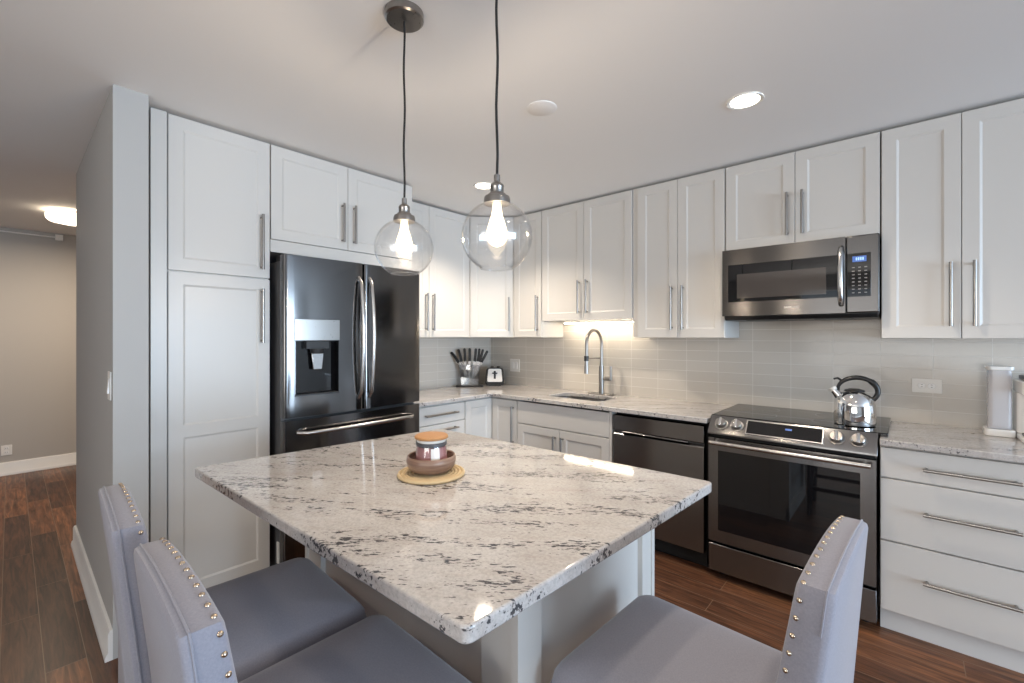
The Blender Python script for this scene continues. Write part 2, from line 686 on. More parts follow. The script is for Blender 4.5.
# tall pantry, origin at its left front corner, fronts in plane x=0.62
t = thing('pantry_cabinet', 'tall white pantry cabinet beside the dark refrigerator, next to the wall end', 'cabinet', (0.62, -2.911, 0), AR)
carcass(t, 0.523, 0.022, 0.615, 0.11, TOPZ)
MB().box(0.001, 0.062, 0.0, 0.022, 0.0, TOPZ).build('filler_strip', M['cab'], t, bevel=0.001)
MB().box(0.062, 0.523, 0.075, 0.09, 0.0, 0.11).build('toe_kick', M['kick'], t)
door(t, 0.066, 0.523, 1.715, TOPZ - 0.003, (0.478, 1.76, 2.06), name='upper_door')
door(t, 0.066, 0.523, 0.115, 1.710, (0.478, 1.36, 1.655), mids=(0.93,), name='lower_door')

# cabinet over the refrigerator
t = thing('fridge_top_cabinet', 'white two-door cabinet above the dark refrigerator', 'cabinet', (0.62, -2.386, 0), AR, UG)
carcass(t, 0.951, 0.022, 0.615, 1.87, TOPZ)
MB().box(0.001, 0.950, 0.004, 0.022, 1.868, 1.935).build('lower_rail', M['cab'], t, bevel=0.001)
door(t, 0.002, 0.459, 1.938, TOPZ - 0.003, (0.420, 1.982, 2.224))
door(t, 0.459, 0.949, 1.938, TOPZ - 0.003, (0.498, 1.982, 2.224))

# wall cabinet left of the corner (left wall)
t = thing('wall_cabinet', 'white two-door wall cabinet between refrigerator and corner, above the knives', 'cabinet', (0.333, -1.434, 0), AR, UG)
carcass(t, 0.821, 0.022, 0.325, 1.385, TOPZ)
door(t, 0.002, 0.370, 1.385, TOPZ - 0.003, (0.335, 1.44, 1.745))
door(t, 0.370, 0.820, 1.385, TOPZ - 0.003, (0.405, 1.44, 1.745))

# diagonal corner wall cabinet
t = thing('corner_wall_cabinet', 'white diagonal single-door wall cabinet in the room corner', 'cabinet', (0.333, -0.612, 0), PI / 4, UG)
dw = math.hypot(0.279, 0.279)
Mi = Matrix.Rotation(-PI / 4, 4, 'Z') @ Matrix.Translation((-0.333, 0.612, 0))
poly = [(0.333, -0.612), (0.612, -0.333), (0.612, -0.008), (0.008, -0.008), (0.008, -0.612)]
n_ = Vector((-0.707, 0.707)) * 0.022
poly = [(poly[0][0] + n_.x, poly[0][1] + 0.001), (poly[1][0] - 0.001, poly[1][1] + n_.y)] + [(0.611, -0.008), (0.008, -0.008), (0.008, -0.611)]
MB().prism(poly, 1.385, TOPZ, 'z', Mi).build('carcass', M['cab'], t, bevel=0.001, seg=1)
door(t, 0.004, dw - 0.004, 1.385, TOPZ - 0.003, (dw - 0.045, 1.44, 1.745))


def upper(name, label, x0, x1, z0, doors, top=TOPZ, carc0=None):
    t = thing(name, label, 'cabinet', (x0, -0.333, 0), 0, UG)
    carcass(t, x1 - x0, 0.022, 0.325, z0, top)
    for a, b, h in doors:
        door(t, a - x0, b - x0, z0, top - 0.003, (h[0] - x0, h[1], h[2]) if h else None)
    return t


upper('wall_cabinet', 'narrow white single-door wall cabinet right of the corner, its side lit warm', 0.614, 0.931, 1.385, [(0.616, 0.930, (0.890, 1.44, 1.745))])
upper('wall_cabinet', 'shorter white two-door wall cabinet above the sink and faucet', 0.932, 1.766, 1.523, [(0.934, 1.351, (1.312, 1.575, 1.84)), (1.351, 1.765, (1.388, 1.575, 1.84))])
t = upper('wall_cabinet', 'white two-door wall cabinet between sink cabinet and microwave', 1.767, 2.402, 1.385, [(1.808, 2.099, (2.062, 1.44, 1.738)), (2.099, 2.401, (2.137, 1.44, 1.738))])
MB().box(0.001, 0.041, 0.012, 0.022, 1.386, TOPZ).build('filler_strip', M['cab'], t)
upper('wall_cabinet', 'short white two-door wall cabinet directly above the microwave', 2.404, 3.163, 1.929, [(2.406, 2.782, (2.744, 1.982, 2.230)), (2.782, 3.162, (2.820, 1.982, 2.230))])
upper('wall_cabinet', 'white two-door wall cabinet right of the microwave, above the outlet', 3.165, 3.762, 1.385, [(3.167, 3.462, (3.424, 1.445, 1.752)), (3.462, 3.760, (3.504, 1.445, 1.752))])

# base cabinets -------------------------------------------------------------
t = thing('drawer_cabinet', 'white base drawer cabinet between refrigerator and corner', 'cabinet', (0.62, -1.434, 0), AR, BG)
carcass(t, 0.504, 0.022, 0.612, 0.11, 0.884)
MB().box(0.001, 0.503, 0.075, 0.09, 0.0, 0.11).build('toe_kick', M['kick'], t)
slab(t, 0.002, 0.503, 0.735, 0.872, (0.10, 0.41, 0.806))
slab(t, 0.002, 0.503, 0.43, 0.73, (0.10, 0.41, 0.688))
slab(t, 0.002, 0.503, 0.115, 0.425, (0.10, 0.41, 0.385))

t = thing('corner_base_cabinet', 'white L-shaped corner base cabinet with two doors meeting at the inner corner', 'cabinet', (0.62, -0.62, 0), 0, BG)
L = [(0.022, -0.308), (0.022, 0.022), (0.281, 0.022), (0.281, 0.612), (-0.612, 0.612), (-0.612, -0.308)]
L = [(-0.022, -0.308), (-0.022, 0.022), (0.281, 0.022), (0.281, 0.612), (-0.612, 0.612), (-0.612, -0.308)]
MB().prism(L, 0.11, 0.884).build('carcass', M['cab'], t, bevel=0.001, seg=1)
MB().prism([(-0.075, -0.308), (-0.075, 0.075), (0.281, 0.075), (0.281, 0.09), (-0.09, 0.09), (-0.09, -0.308)], 0, 0.11).build('toe_kick', M['kick'], t)
dA = weld(shaker(MB(), 0.004, 0.305, 0.115, 0.872).build('door', M['cab'], t, bevel=0.0012, seg=1))
dA.rotation_euler = (0, 0, AR)
dA.location = (0.0, -0.308, 0)
dB = door(t, 0.002, 0.281, 0.115, 0.872, (0.245, 0.52, 0.825))

t = thing('sink_base_cabinet', 'white two-door sink base cabinet with a plain front panel over the doors', 'cabinet', (0.903, -0.62, 0), 0, BG)
mb = MB()
mb.box(0.001, 0.019, 0.022, 0.61, 0.11, 0.884).box(0.838, 0.856, 0.022, 0.61, 0.11, 0.884).box(0.019, 0.838, 0.022, 0.61, 0.11, 0.128).box(0.019, 0.838, 0.595, 0.61, 0.128, 0.884)
mb.box(0.019, 0.838, 0.022, 0.04, 0.66, 0.74)
mb.build('carcass', M['cab'], t)
MB().box(0.001, 0.856, 0.075, 0.09, 0.0, 0.11).build('toe_kick', M['kick'], t)
slab(t, 0.002, 0.836, 0.697, 0.872, None, 'false_front')
door(t, 0.002, 0.418, 0.115, 0.692, (0.380, 0.34, 0.645))
door(t, 0.418, 0.836, 0.115, 0.692, (0.452, 0.34, 0.645))
MB().box(0.838, 0.857, 0.0, 0.022, 0.0, 0.884).build('end_strip', M['cab'], t)

t = thing('drawer_cabinet', 'white three-drawer base cabinet with long bar pulls right of the range', 'cabinet', (3.170, -0.62, 0), 0, BG)
carcass(t, 0.620, 0.022, 0.612, 0.11, 0.884)
MB().box(0.001, 0.619, 0.055, 0.07, 0.0, 0.11).build('toe_kick', M['kick'], t)
slab(t, 0.002, 0.618, 0.735, 0.876, (0.150, 0.445, 0.800))
slab(t, 0.002, 0.618, 0.442, 0.731, (0.150, 0.445, 0.600))
slab(t, 0.002, 0.618, 0.113, 0.438, (0.150, 0.445, 0.294))

# worktops ----------------------------------------------------------------------
Lp = [(0.008, -1.436), (0.645, -1.436), (0.645, -0.645), (2.392, -0.645), (2.392, -0.008), (0.008, -0.008)]
wt = MB().prism(Lp, 0.885, 0.915).build('worktop', M['granite'])
cut = MB().prism(rrect(1.08, 1.58, -0.47, -0.17, 0.06), 0.8, 1.0).build('cutter', M['granite'])
boolean(wt, cut)
bv = wt.modifiers.new('bevel', 'BEVEL')
bv.width, bv.segments, bv.limit_method = 0.004, 2, 'ANGLE'
tag(wt, 'L-shaped speckled granite worktop with the sink cut out', 'worktop')
wt2 = MB().prism([(3.171, -0.645), (3.80, -0.645), (3.80, -0.008), (3.171, -0.008)], 0.885, 0.915).build('worktop', M['granite'], bevel=0.004)
tag(wt2, 'short speckled granite worktop right of the range', 'worktop')

# sink and faucet ------------------------------------------------------------------
s = thing('sink', 'undermount stainless sink basin under the faucet', 'sink', (1.33, -0.32, 0.7))
rings = []
for ins, z in ((-0.012, 0.183), (0.0, 0.1845), (0.004, 0.183), (0.006, 0.03), (0.02, 0.008), (0.05, 0.0)):
    rings.append([(x, y, z) for x, y in rrect(-0.25 + ins, 0.25 - ins, -0.15 + ins, 0.15 - ins, max(0.06 - ins * 0.5, 0.02))])
MB().rings(rings, True, False, True).build('basin', M['steel'], s)
MB().lathe([(0.0, 0.006), (0.035, 0.006), (0.042, 0.001)], (0.05, 0, 0.0), 24, False, False).build('drain', M['nickel'], s)

f = thing('faucet', 'tall brushed nickel spring-neck kitchen faucet behind the sink', 'faucet', (1.376, -0.10, 0.915))
MB().box(-0.115, 0.115, -0.028, 0.028, 0, 0.008).build('base_plate', M['nickel'], f, bevel=0.004)
MB().tube([(0, 0, 0.008), (0, 0, 0.235)], 0.021, 20).build('column', M['nickel'], f)
arc = [(0, 0, 0.235), (0, 0, 0.38)]
R_ = 0.115
for k in range(0, 17):
    a = PI * k / 16
    arc.append((0, -R_ + R_ * math.cos(a), 0.415 + R_ * math.sin(a)))
arc.append((0, -2 * R_, 0.30))
MB().tube(arc, 0.0115, 12).build('neck', M['nickel'], f)
# spring coils wrapped around the neck
coil = MB()
P = [Vector(p) for p in arc[1:]]
acc = []
for i in range(len(P) - 1):
    n = max(1, int((P[i + 1] - P[i]).length / 0.008))
    for k in range(n):
        acc.append((P[i].lerp(P[i + 1], k / n), (P[i + 1] - P[i]).normalized()))
for p, d in acc[::1]:
    q = d.to_track_quat('Z', 'Y').to_matrix().to_4x4()
    coil.lathe([(0.0118, -0.002), (0.0145, -0.001), (0.0145, 0.001), (0.0118, 0.002)], (0, 0, 0), 10, False, False, Matrix.Translation(p) @ q)
coil.build('spring', M['nickel'], f)
MB().tube([(0, -2 * R_, 0.325), (0, -2 * R_, 0.285)], 0.019, 16).build('collar', M['black'], f)
MB().tube([(0, -2 * R_, 0.285), (0, -2 * R_, 0.185)], [0.015, 0.018], 16).build('spray_head', M['nickel'], f)
MB().tube([(0, 0, 0.30), (0, -2 * R_, 0.305)], 0.006, 10).build('support_arm', M['nickel'], f)
lv = MB().tube([(0.02, 0, 0.13), (0.085, 0, 0.13)], 0.015, 14)
lv.tube([(0.085, 0, 0.125), (0.085, 0, 0.235)], 0.008, 12)
lv.build('lever', M['nickel'], f)

# under-cabinet light
u = thing('under_cabinet_light', 'glowing slim light bar under the cabinet above the sink', 'light', (1.35, -0.085, 1.523))
MB().box(-0.36, 0.36, -0.02, 0.02, -0.012, -0.001).build('housing', M['white'], u)
MB().box(-0.345, 0.345, -0.014, 0.014, -0.018, -0.012).build('diffuser', M['led'], u)

# ------------------------------------------------------------------ refrigerator
fr = thing('refrigerator', 'dark stainless french-door refrigerator with water dispenser', 'refrigerator', (0.762, -2.362, 0), AR)
FWD = 0.908
MB().box(0.008, FWD - 0.008, 0.088, 0.735, 0.03, 1.815).build('body', M['sidegrey'], fr, bevel=0.004)
MB().box(0.03, FWD - 0.03, 0.07, 0.09, 0.95, 1.80).box(0.03, FWD - 0.03, 0.07, 0.09, 0.06, 0.93).build('gasket', M['gap'], fr)
for hx in (0.01, FWD - 0.09):
    MB().box(hx, hx + 0.08, 0.075, 0.16, 1.815, 1.845).build('hinge_cover', M['dark'], fr, bevel=0.004)
MB().box(0.03, FWD - 0.03, 0.10, 0.14, 0.0, 0.05).build('base_grille', M['black'], fr)
MB().box(0.0035, 0.008, 0.10, 0.13, 0.13, 0.25).build('rating_sticker', M['plate'], fr)


def bulge_fine(x0, x1):
    xs = [0, 0.002, 0.005, 0.010, 0.020]
    w = x1 - x0
    mids = [0.02 + (w - 0.04) * k / 12 for k in range(1, 12)]
    allx = xs + mids + [w - v for v in reversed(xs)]
    pts = []
    for e in allx:
        x = x0 + e
        gx = x / FWD
        y = 0.024 * (2 * gx - 1) ** 2
        d = min(e, w - e)
        if d < 0.02:
            y += 0.02 * (1 - math.sqrt(max(0, 1 - (1 - d / 0.02) ** 2))) * 0.8
        pts.append((x, y))
    return pts + [(x1, 0.07), (x0, 0.07)]


dl = MB().prism(bulge_fine(0.0, 0.462), 0.947, 1.843).build('left_door', M['bss_x'], fr, angle=30)
cutter = MB().box(0.062, 0.302, -0.05, 0.056, 1.068, 1.37).build('cutter', M['dark'], fr)
bpy.context.view_layer.update()
boolean(dl, cutter)
dr = MB().prism(bulge_fine(0.468, FWD), 0.947, 1.843).build('right_door', M['bss_x'], fr, angle=30)
fz = MB().prism(bulge_fine(0.0, FWD), 0.06, 0.930).build('freezer_drawer', M['bss_x'], fr, angle=30)
for par, hx in ((dl, 0.430), (dr, 0.500)):
    pts = [(hx, -0.022 - 0.036 * math.sin(PI * k / 20) if 0 < k < 20 else 0.004, 1.02 + 0.735 * k / 20) for k in range(21)]
    MB().tube(pts, 0.0115, 12, True, 1.0).build('handle', M['steel'], par)
pts = [(0.07 + 0.76 * k / 20, (-0.034 - 0.020 * math.sin(PI * k / 20)) if 0 < k < 20 else 0.01, 0.862) for k in range(21)]
MB().tube(pts, 0.0125, 12).build('handle', M['steel'], fz)
ds = MB()
ds.box(0.062, 0.066, 0.024, 0.055, 1.068, 1.37).box(0.298, 0.302, 0.010, 0.055, 1.068, 1.37).box(0.066, 0.298, 0.051, 0.055, 1.068, 1.37)
ds.box(0.066, 0.298, 0.024, 0.051, 1.366, 1.37)
ds.build('dispenser_recess', M['blackglass'], dl)
cv = [(x, 0.024 * (2 * x / FWD - 1) ** 2) for x in (0.052, 0.10, 0.15, 0.20, 0.25, 0.308)]
MB().prism([(x, y - 0.003) for x, y in cv] + [(x, y + 0.01) for x, y in reversed(cv)], 1.372, 1.492).build('dispenser_panel', M['nickel'], dl, bevel=0.002)
MB().prism([(0.056, 0.016), (0.306, 0.000), (0.306, 0.05), (0.056, 0.05)], 1.062, 1.072).build('dispenser_tray', M['dark'], dl, bevel=0.002)
nz = MB().box(0.12, 0.25, 0.016, 0.05, 1.325, 1.366)
nz.lathe([(0.040, 0), (0.034, -0.025)], (0.185, 0.028, 1.325), 20)
nz.build('dispenser_nozzle', M['dark'], dl)
MB().prism([(0.150, 1.300), (0.222, 1.300), (0.212, 1.205), (0.160, 1.205)], 0.020, 0.030, 'y').build('dispenser_paddle', M['steel'], dl, bevel=0.004)

# ------------------------------------------------------------------ dishwasher
d = thing('dishwasher', 'dark stainless dishwasher between sink cabinet and range', 'dishwasher', (1.768, -0.62, 0))
MB().box(0.002, 0.602, 0.05, 0.60, 0.02, 0.883).build('body', M['gap'], d)
MB().box(0.006, 0.598, 0.07, 0.09, 0.0, 0.10).build('toe_kick', M['black'], d)
dd = MB().prism([(-0.004, 0.765), (-0.004, 0.862), (0.045, 0.862), (0.045, 0.110), (-0.004, 0.110), (-0.004, 0.735), (0.016, 0.752)], 0.004, 0.600, 'x').build('door', M['bss_y'], d, bevel=0.0015)
MB().prism([(-0.005, 0.762), (-0.012, 0.757), (-0.012, 0.752), (0.010, 0.752)], 0.07, 0.51, 'x').build('handle', M['bss_y'], dd, bevel=0.002)

# ------------------------------------------------------------------ range
r = thing('range', 'dark stainless slide-in electric range under the microwave', 'range', (2.400, -0.652, 0))
RW = 0.764
MB().box(0.004, RW - 0.004, 0.052, 0.63, 0.03, 0.915).build('body', M['steel'], r, bevel=0.002)
ck = MB().prism([(0.082, 0.917), (0.082, 0.932), (0.635, 0.932), (0.635, 0.917)], -0.004, RW + 0.036, 'x').build('cooktop', M['blackglass'], r, bevel=0.003)
for bx_, by_, br_ in ((0.20, 0.24, 0.105), (0.20, 0.48, 0.075), (0.56, 0.24, 0.085), (0.56, 0.48, 0.10)):
    MB().lathe([(br_ - 0.002, 0.0), (br_ - 0.002, 0.0006), (br_, 0.0006), (br_, 0.0)], (bx_, by_, 0.932), 48, False, False).build('burner_ring', M['ink'], ck)
cp = MB().prism([(-0.004, 0.832), (-0.004, 0.846), (0.060, 0.932), (0.081, 0.932), (0.081, 0.832)], 0.0, RW, 'x').build('control_panel', M['bss_y'], r, bevel=0.002)
tl = math.atan2(0.064, 0.086)
TM = Matrix.Translation((0, -0.004, 0.846)) @ Matrix.Rotation(-tl, 4, 'X')     # local z runs up the slope, -y out of it
PLEN = math.hypot(0.064, 0.086)
MB().box(0.195, 0.555, -0.006, 0.002, 0.010, PLEN - 0.008, TM).build('display_frame', M['steel'], cp, bevel=0.002)
ds_ = MB().box(0.203, 0.547, -0.0075, -0.004, 0.017, PLEN - 0.015, TM).build('display', M['blackglass'], cp)
MB().box(0.385, 0.415, -0.0082, -0.0074, 0.060, 0.070, TM).build('lit_digits', M['blue'], ds_)
for kx in (0.067, 0.150, 0.606, 0.692):
    kn = MB()
    KM = TM @ Matrix.Translation((kx, 0, PLEN * 0.50)) @ Matrix.Rotation(PI / 2, 4, 'X')
    kn.lathe([(0.034, 0.0), (0.034, 0.005), (0.028, 0.007), (0.027, 0.028), (0.024, 0.031), (0, 0.031)], (0, 0, 0), 28, True, False, KM)
    k_ = kn.build('knob', M['nickel'], cp, angle=30)
    MB().box(-0.006, 0.006, -0.026, 0.026, 0.031, 0.040, KM).build('grip', M['chrome'], k_, bevel=0.002)
od = MB()
x0, x1, z0, z1 = 0.004, RW - 0.004, 0.218, 0.812
wx0, wx1, wz0, wz1 = 0.056, RW - 0.064, 0.285, 0.742
od.box(x0, wx0, 0, 0.05, z0, z1).box(wx1, x1, 0, 0.05, z0, z1).box(wx0, wx1, 0, 0.05, z0, wz0).box(wx0, wx1, 0, 0.05, wz1, z1)
od = od.build('oven_door', M['bss_y'], r)
MB().box(wx0, wx1, 0.002, 0.045, wz0, wz1).build('oven_window', M['blackglass'], od)
hb = MB().tube([(0.022, -0.047, 0.792), (RW - 0.022, -0.047, 0.792)], 0.0125, 16)
for hx in (0.045, RW - 0.045):
    hb.tube([(hx, -0.047, 0.792), (hx, 0.0, 0.792)], 0.009, 10)
hb.build('handle', M['steel'], od)
MB().box(0.004, RW - 0.004, 0.002, 0.05, 0.045, 0.200).build('warming_drawer', M['bss_y'], r, bevel=0.003)
for z_, zz in ((0.198, 0.220), (0.810, 0.834)):
    MB().box(0.01, RW - 0.01, 0.03, 0.0525, z_, zz).build('gap_shade_strip', M['gap'], r)  # black strips stand in for the shade in the door gaps
for fx in (0.05, RW - 0.05):
    for fy in (0.10, 0.58):
        MB().lathe([(0.018, 0.0), (0.018, 0.032)], (fx, fy, 0), 14).build('foot', M['black'], r)

# ------------------------------------------------------------------ microwave
m = thing('microwave', 'dark stainless over-the-range microwave mounted under the short cabinet', 'microwave', (2.406, -0.40, 0))
MW = 0.756
MB().box(0.002, MW - 0.002, 0.036, 0.388, 1.512, 1.926).build('body', M['dark'], m, bevel=0.002)
MB().prism([(0.012, 1.516), (0.036, 1.494), (0.38, 1.494), (0.38, 1.516)], 0.006, MW - 0.006, 'x').build('vent_base', M['black'], m, bevel=0.003)
for vx in (0.12, 0.47):
    MB().box(vx, vx + 0.17, 0.07, 0.30, 1.491, 1.4945).build('grease_filter', M['dark'], m)
md = MB()
a0, a1, b0, b1 = 0.034, 0.590, 1.605, 1.832
md.box(0.0, a0, 0, 0.035, 1.520, 1.926).box(a1, 0.616, 0, 0.035, 1.520, 1.926).box(a0, a1, 0, 0.035, 1.520, b0).box(a0, a1, 0, 0.035, b1, 1.926)
md = md.build('door', M['bss_m'], m)
MB().box(a0, a1, -0.001, 0.03, b0, b1).build('window_border', M['blackglass'], md)
MB().box(0.084, 0.532, -0.002, 0.02, 1.626, 1.772).build('window', M['mwglass'], md)
pts = [(0.598, (-0.010 - 0.040 * math.sin(PI * k / 16) ** 0.5) if 0 < k < 16 else 0.004, 1.565 + 0.305 * k / 16) for k in range(17)]
MB().tube(pts, 0.0125, 12).build('handle', M['steel'], md)
pc = MB().box(0.619, MW, 0, 0.035, 1.520, 1.926).build('control_panel', M['bss_m'], m, bevel=0.006, seg=3)
kp = MB().box(0.624, 0.722, -0.0015, 0.01, 1.604, 1.832).build('keypad', M['blackglass'], pc, bevel=0.001)
MB().box(0.646, 0.704, -0.0022, -0.001, 1.786, 1.816).build('display', M['blue'], kp)
dg = MB()
for k in range(4):
    dg.box(0.660 + k * 0.009, 0.666 + k * 0.009, -0.0028, -0.0020, 1.794, 1.809)
dg.build('display_segments', M['paleblue'], kp)
for row in range(8):
    for col in range(3):
        MB().box(0.644 + col * 0.026, 0.655 + col * 0.026, -0.0022, -0.001, 1.622 + row * 0.019, 1.627 + row * 0.019).build('key_mark', M['ink'], kp)
fc = bpy.data.curves.new('badge', 'FONT')
fc.body = 'SAMSUNG'
fc.size = 0.0165
fc.extrude = 0.0004
fo = bpy.data.objects.new('badge', fc)
C.objects.link(fo)
bpy.context.view_layer.update()
fm = bpy.data.meshes.new_from_object(fo.evaluated_get(bpy.context.evaluated_depsgraph_get()))
bpy.data.objects.remove(fo)
fm.materials.clear()
fm.materials.append(M['textmetal'])
bo = bpy.data.objects.new('badge', fm)
C.objects.link(bo)
bo.parent = md
bo.rotation_euler = (PI / 2, 0, 0)
bo.location = (0.333, -0.0012, 1.556)

# ------------------------------------------------------------------ island
isl = thing('kitchen_island', 'white panelled kitchen island base under the granite top', 'island', (2.045, -2.21, 0))
bx0, bx1, by0, by1 = -0.555, 0.555, -0.360, 0.365
MB().box(bx0 + 0.018, bx1 - 0.018, by0 + 0.018, by1 - 0.018, 0.0, 0.8815).build('body', M['cab'], isl)
PW = 0.125
for sx, sy in ((1, -1), (1, 1), (-1, -1), (-1, 1)):
    cx_, cy_ = (bx1 if sx > 0 else bx0), (by0 if sy < 0 else by1)
    p = MB()
    xa, xb = sorted((cx_, cx_ - sx * PW))
    ya, yb = sorted((cy_, cy_ - sy * 0.085))
    p.box(xa, xb, ya, yb, 0.0, 0.8815)
    po = p.build('corner_post', M['cab'], isl, bevel=0.002)
    q = MB()
    # thin raised edge strips that frame the post
    q.box(cx_ - sx * 0.022 if sx > 0 else cx_ + 0.0, cx_ + 0.0 if sx > 0 else cx_ + 0.022, ya - (0.004 if sy < 0 else 0), ya + 0.002 if sy < 0 else ya, 0.0, 0.8815) if sy < 0 else q.box(xb - 0.002 if sx > 0 else xa - 0.004, xb + 0.004 if sx > 0 else xa + 0.002, yb - 0.022, yb, 0.0, 0.8815)
    q.build('edge_strip', M['cab'], po)
bb = MB()
bb.box(bx0 - 0.004, bx1 + 0.004, by0 - 0.004, by0 + 0.02, 0.0, 0.10).box(bx1 - 0.02, bx1 + 0.004, by0, by1, 0.0, 0.10).box(bx0 - 0.004, bx0 + 0.02, by0, by1, 0.0, 0.10)
bb.build('plinth', M['cab'], isl, bevel=0.003)
quad = [(1.308, -2.900), (2.723, -2.848), (2.788, -1.800), (1.440, -1.857)]
iw = MB().prism(round_poly(quad, 0.022), 0.882, 0.915).build('island_worktop', M['granite'], bevel=0.005, seg=3, angle=30)
tag(iw, 'large speckled granite slab on the white island', 'worktop')

# ------------------------------------------------------------------ counter stools
def stool(label, loc, rz):
    t = thing('counter_stool', label, 'chair', loc, rz, 'upholstered counter stools at the island')
    return t


def cushion_rings(w, dpt, z0, z1, rc):
    prof = [(0.012, z0), (0.002, z0 + 0.010), (0.0, z0 + 0.03), (0.0, z1 - 0.062), (0.003, z1 - 0.046), (0.012, z1 - 0.031), (0.028, z1 - 0.0195), (0.055, z1 - 0.0115), (0.10, z1 - 0.004), (0.16, z1)]
    rr = []
    for ins, z in prof:
        rr.append([(x, y, z) for x, y in rrect(-w / 2 + ins, w / 2 - ins, -dpt / 2 + ins, dpt / 2 - ins, max(rc - ins * 0.4, 0.02), 6)])
    return rr


def build_stool(t):
    st = MB().rings(cushion_rings(0.462, 0.47, 0.510, 0.652, 0.045)).build('seat', M['fabric'], t, angle=60)
    st.location = (0, 0.0, 0)
    pip = [(x, y, 0.578) for x, y in rrect(-0.232, 0.232, -0.236, 0.236, 0.045, 6)]
    pip.append(pip[0])
    MB().tube(pip, 0.0035, 8, False).build('piping', M['fabric'], st)
    # gently crowned back that narrows upward: outline in x,z
    out = [(-0.208, 0.44), (0.208, 0.44), (0.210, 0.60), (0.203, 0.78), (0.196, 0.930), (0.193, 0.985)]
    n = 16
    hw = 0.188
    for k in range(n + 1):
        x = hw * (1 - 2 * k / n)
        s_ = abs(x) / hw
        out.append((x, 1.000 + 0.016 * (1 - s_ ** 2)))
    out += [(-0.193, 0.985), (-0.196, 0.930), (-0.203, 0.78), (-0.210, 0.60)]

    def lean(z):
        return -0.206 - 0.058 * max(0, (z - 0.62)) / 0.38

    def thick(z):
        return 0.070 - 0.017 * max(0, min(1, (z - 0.60) / 0.40))
    cx0, cz0 = 0, 0.80
    rings = []
    for s_, yy in ((0.96, 'f'), (0.985, 'f2'), (1.0, 'f3'), (1.0, 'b3'), (0.98, 'b2'), (0.94, 'b')):
        ring = []
        for x, z in out:
            z2 = cz0 + (z - cz0) * (1 - (1 - s_) * 0.75)
            x2 = x * s_
            yf, yb_ = lean(z), lean(z) - thick(z)
            y = {'f': yf + 0.002, 'f2': yf - 0.001, 'f3': yf - 0.006, 'b3': yb_ + 0.012, 'b2': yb_ + 0.003, 'b': yb_}[yy]
            ring.append((x2, y, z2))
        rings.append(ring)
    bk = MB().rings(rings).build('backrest', M['fabric'], t, angle=45)
    # welt seams along both edges of the strip
    for key in (3,):
        loop = [Vector(p) for p in rings[key]][2:-2]
        MB().tube([(p[0] * 1.004, p[1], p[2] + (0.001 if p[2] > 0.99 else 0)) for p in loop], 0.0018, 6, True).build('welt', M['fabric'], bk)
    # nailheads along the front of the side strip
    loop = []
    for x, z in out[2:-1]:
        loop.append(Vector((x, lean(z) - 0.0085, z)))
    dom = MB().lathe([(0.0044, 0.0), (0.0040, 0.0016), (0.0025, 0.0028), (0.0, 0.0032)], (0, 0, 0), 10, False, False)
    me0 = None
    acc, nxt = 0.0, 0.03
    for i in range(len(loop) - 1):
        a, b = loop[i], loop[i + 1]
        Ls = (b - a).length
        while nxt <= acc + Ls:
            p = a.lerp(b, (nxt - acc) / Ls)
            dv = (b - a).normalized()
            nr = Vector((dv.z, 0, -dv.x)).normalized()
            if nr.dot(p - Vector((0, p.y, 0.80))) < 0:
                nr = -nr
            if me0 is None:
                o = dom.build('nailhead', M['brass'], bk)
                me0 = o.data
            else:
                o = bpy.data.objects.new('nailhead', me0)
                C.objects.link(o)
                o.parent = bk
            o.location = p + nr * 0.0005
            o.rotation_euler = nr.to_track_quat('Z', 'Y').to_euler()
            nxt += 0.030
        acc += Ls
    for sx in (-1, 1):
        MB().tube([(sx * 0.195, 0.185, 0.52), (sx * 0.20, 0.195, 0.0)], [0.024, 0.016], 4).build('leg', M['wood_dark'], t)
        MB().tube([(sx * 0.195, -0.205, 0.52), (sx * 0.20, -0.215, 0.25), (sx * 0.205, -0.27, 0.0)], [0.025, 0.022, 0.016], 4).build('leg', M['wood_dark'], t)
        MB().box(sx * 0.198 - 0.009, sx * 0.198 + 0.009, -0.21, 0.185, 0.20, 0.23).build('stretcher', M['wood_dark'], t)
    MB().box(-0.19, 0.19, 0.181, 0.199, 0.24, 0.27).build('foot_rail', M['wood_dark'], t)
    return t


s1 = build_stool(stool('grey upholstered counter stool nearest the pantry, partly behind the second stool', (1.884, -2.886, 0), math.radians(-2.5)))
s2 = copy_tree(s1)
s2.location = (2.368, -2.880, 0)
s2.rotation_euler = (0, 0, math.radians(-1))
s2['label'] = 'grey upholstered counter stool in the left foreground, brass nails down its back edge'
s3 = copy_tree(s1)
s3.location = (2.880, -2.300, 0)
s3.rotation_euler = (0, 0, math.radians(87))
s3['label'] = 'grey upholstered counter stool on the range side of the island, back toward the drawers'


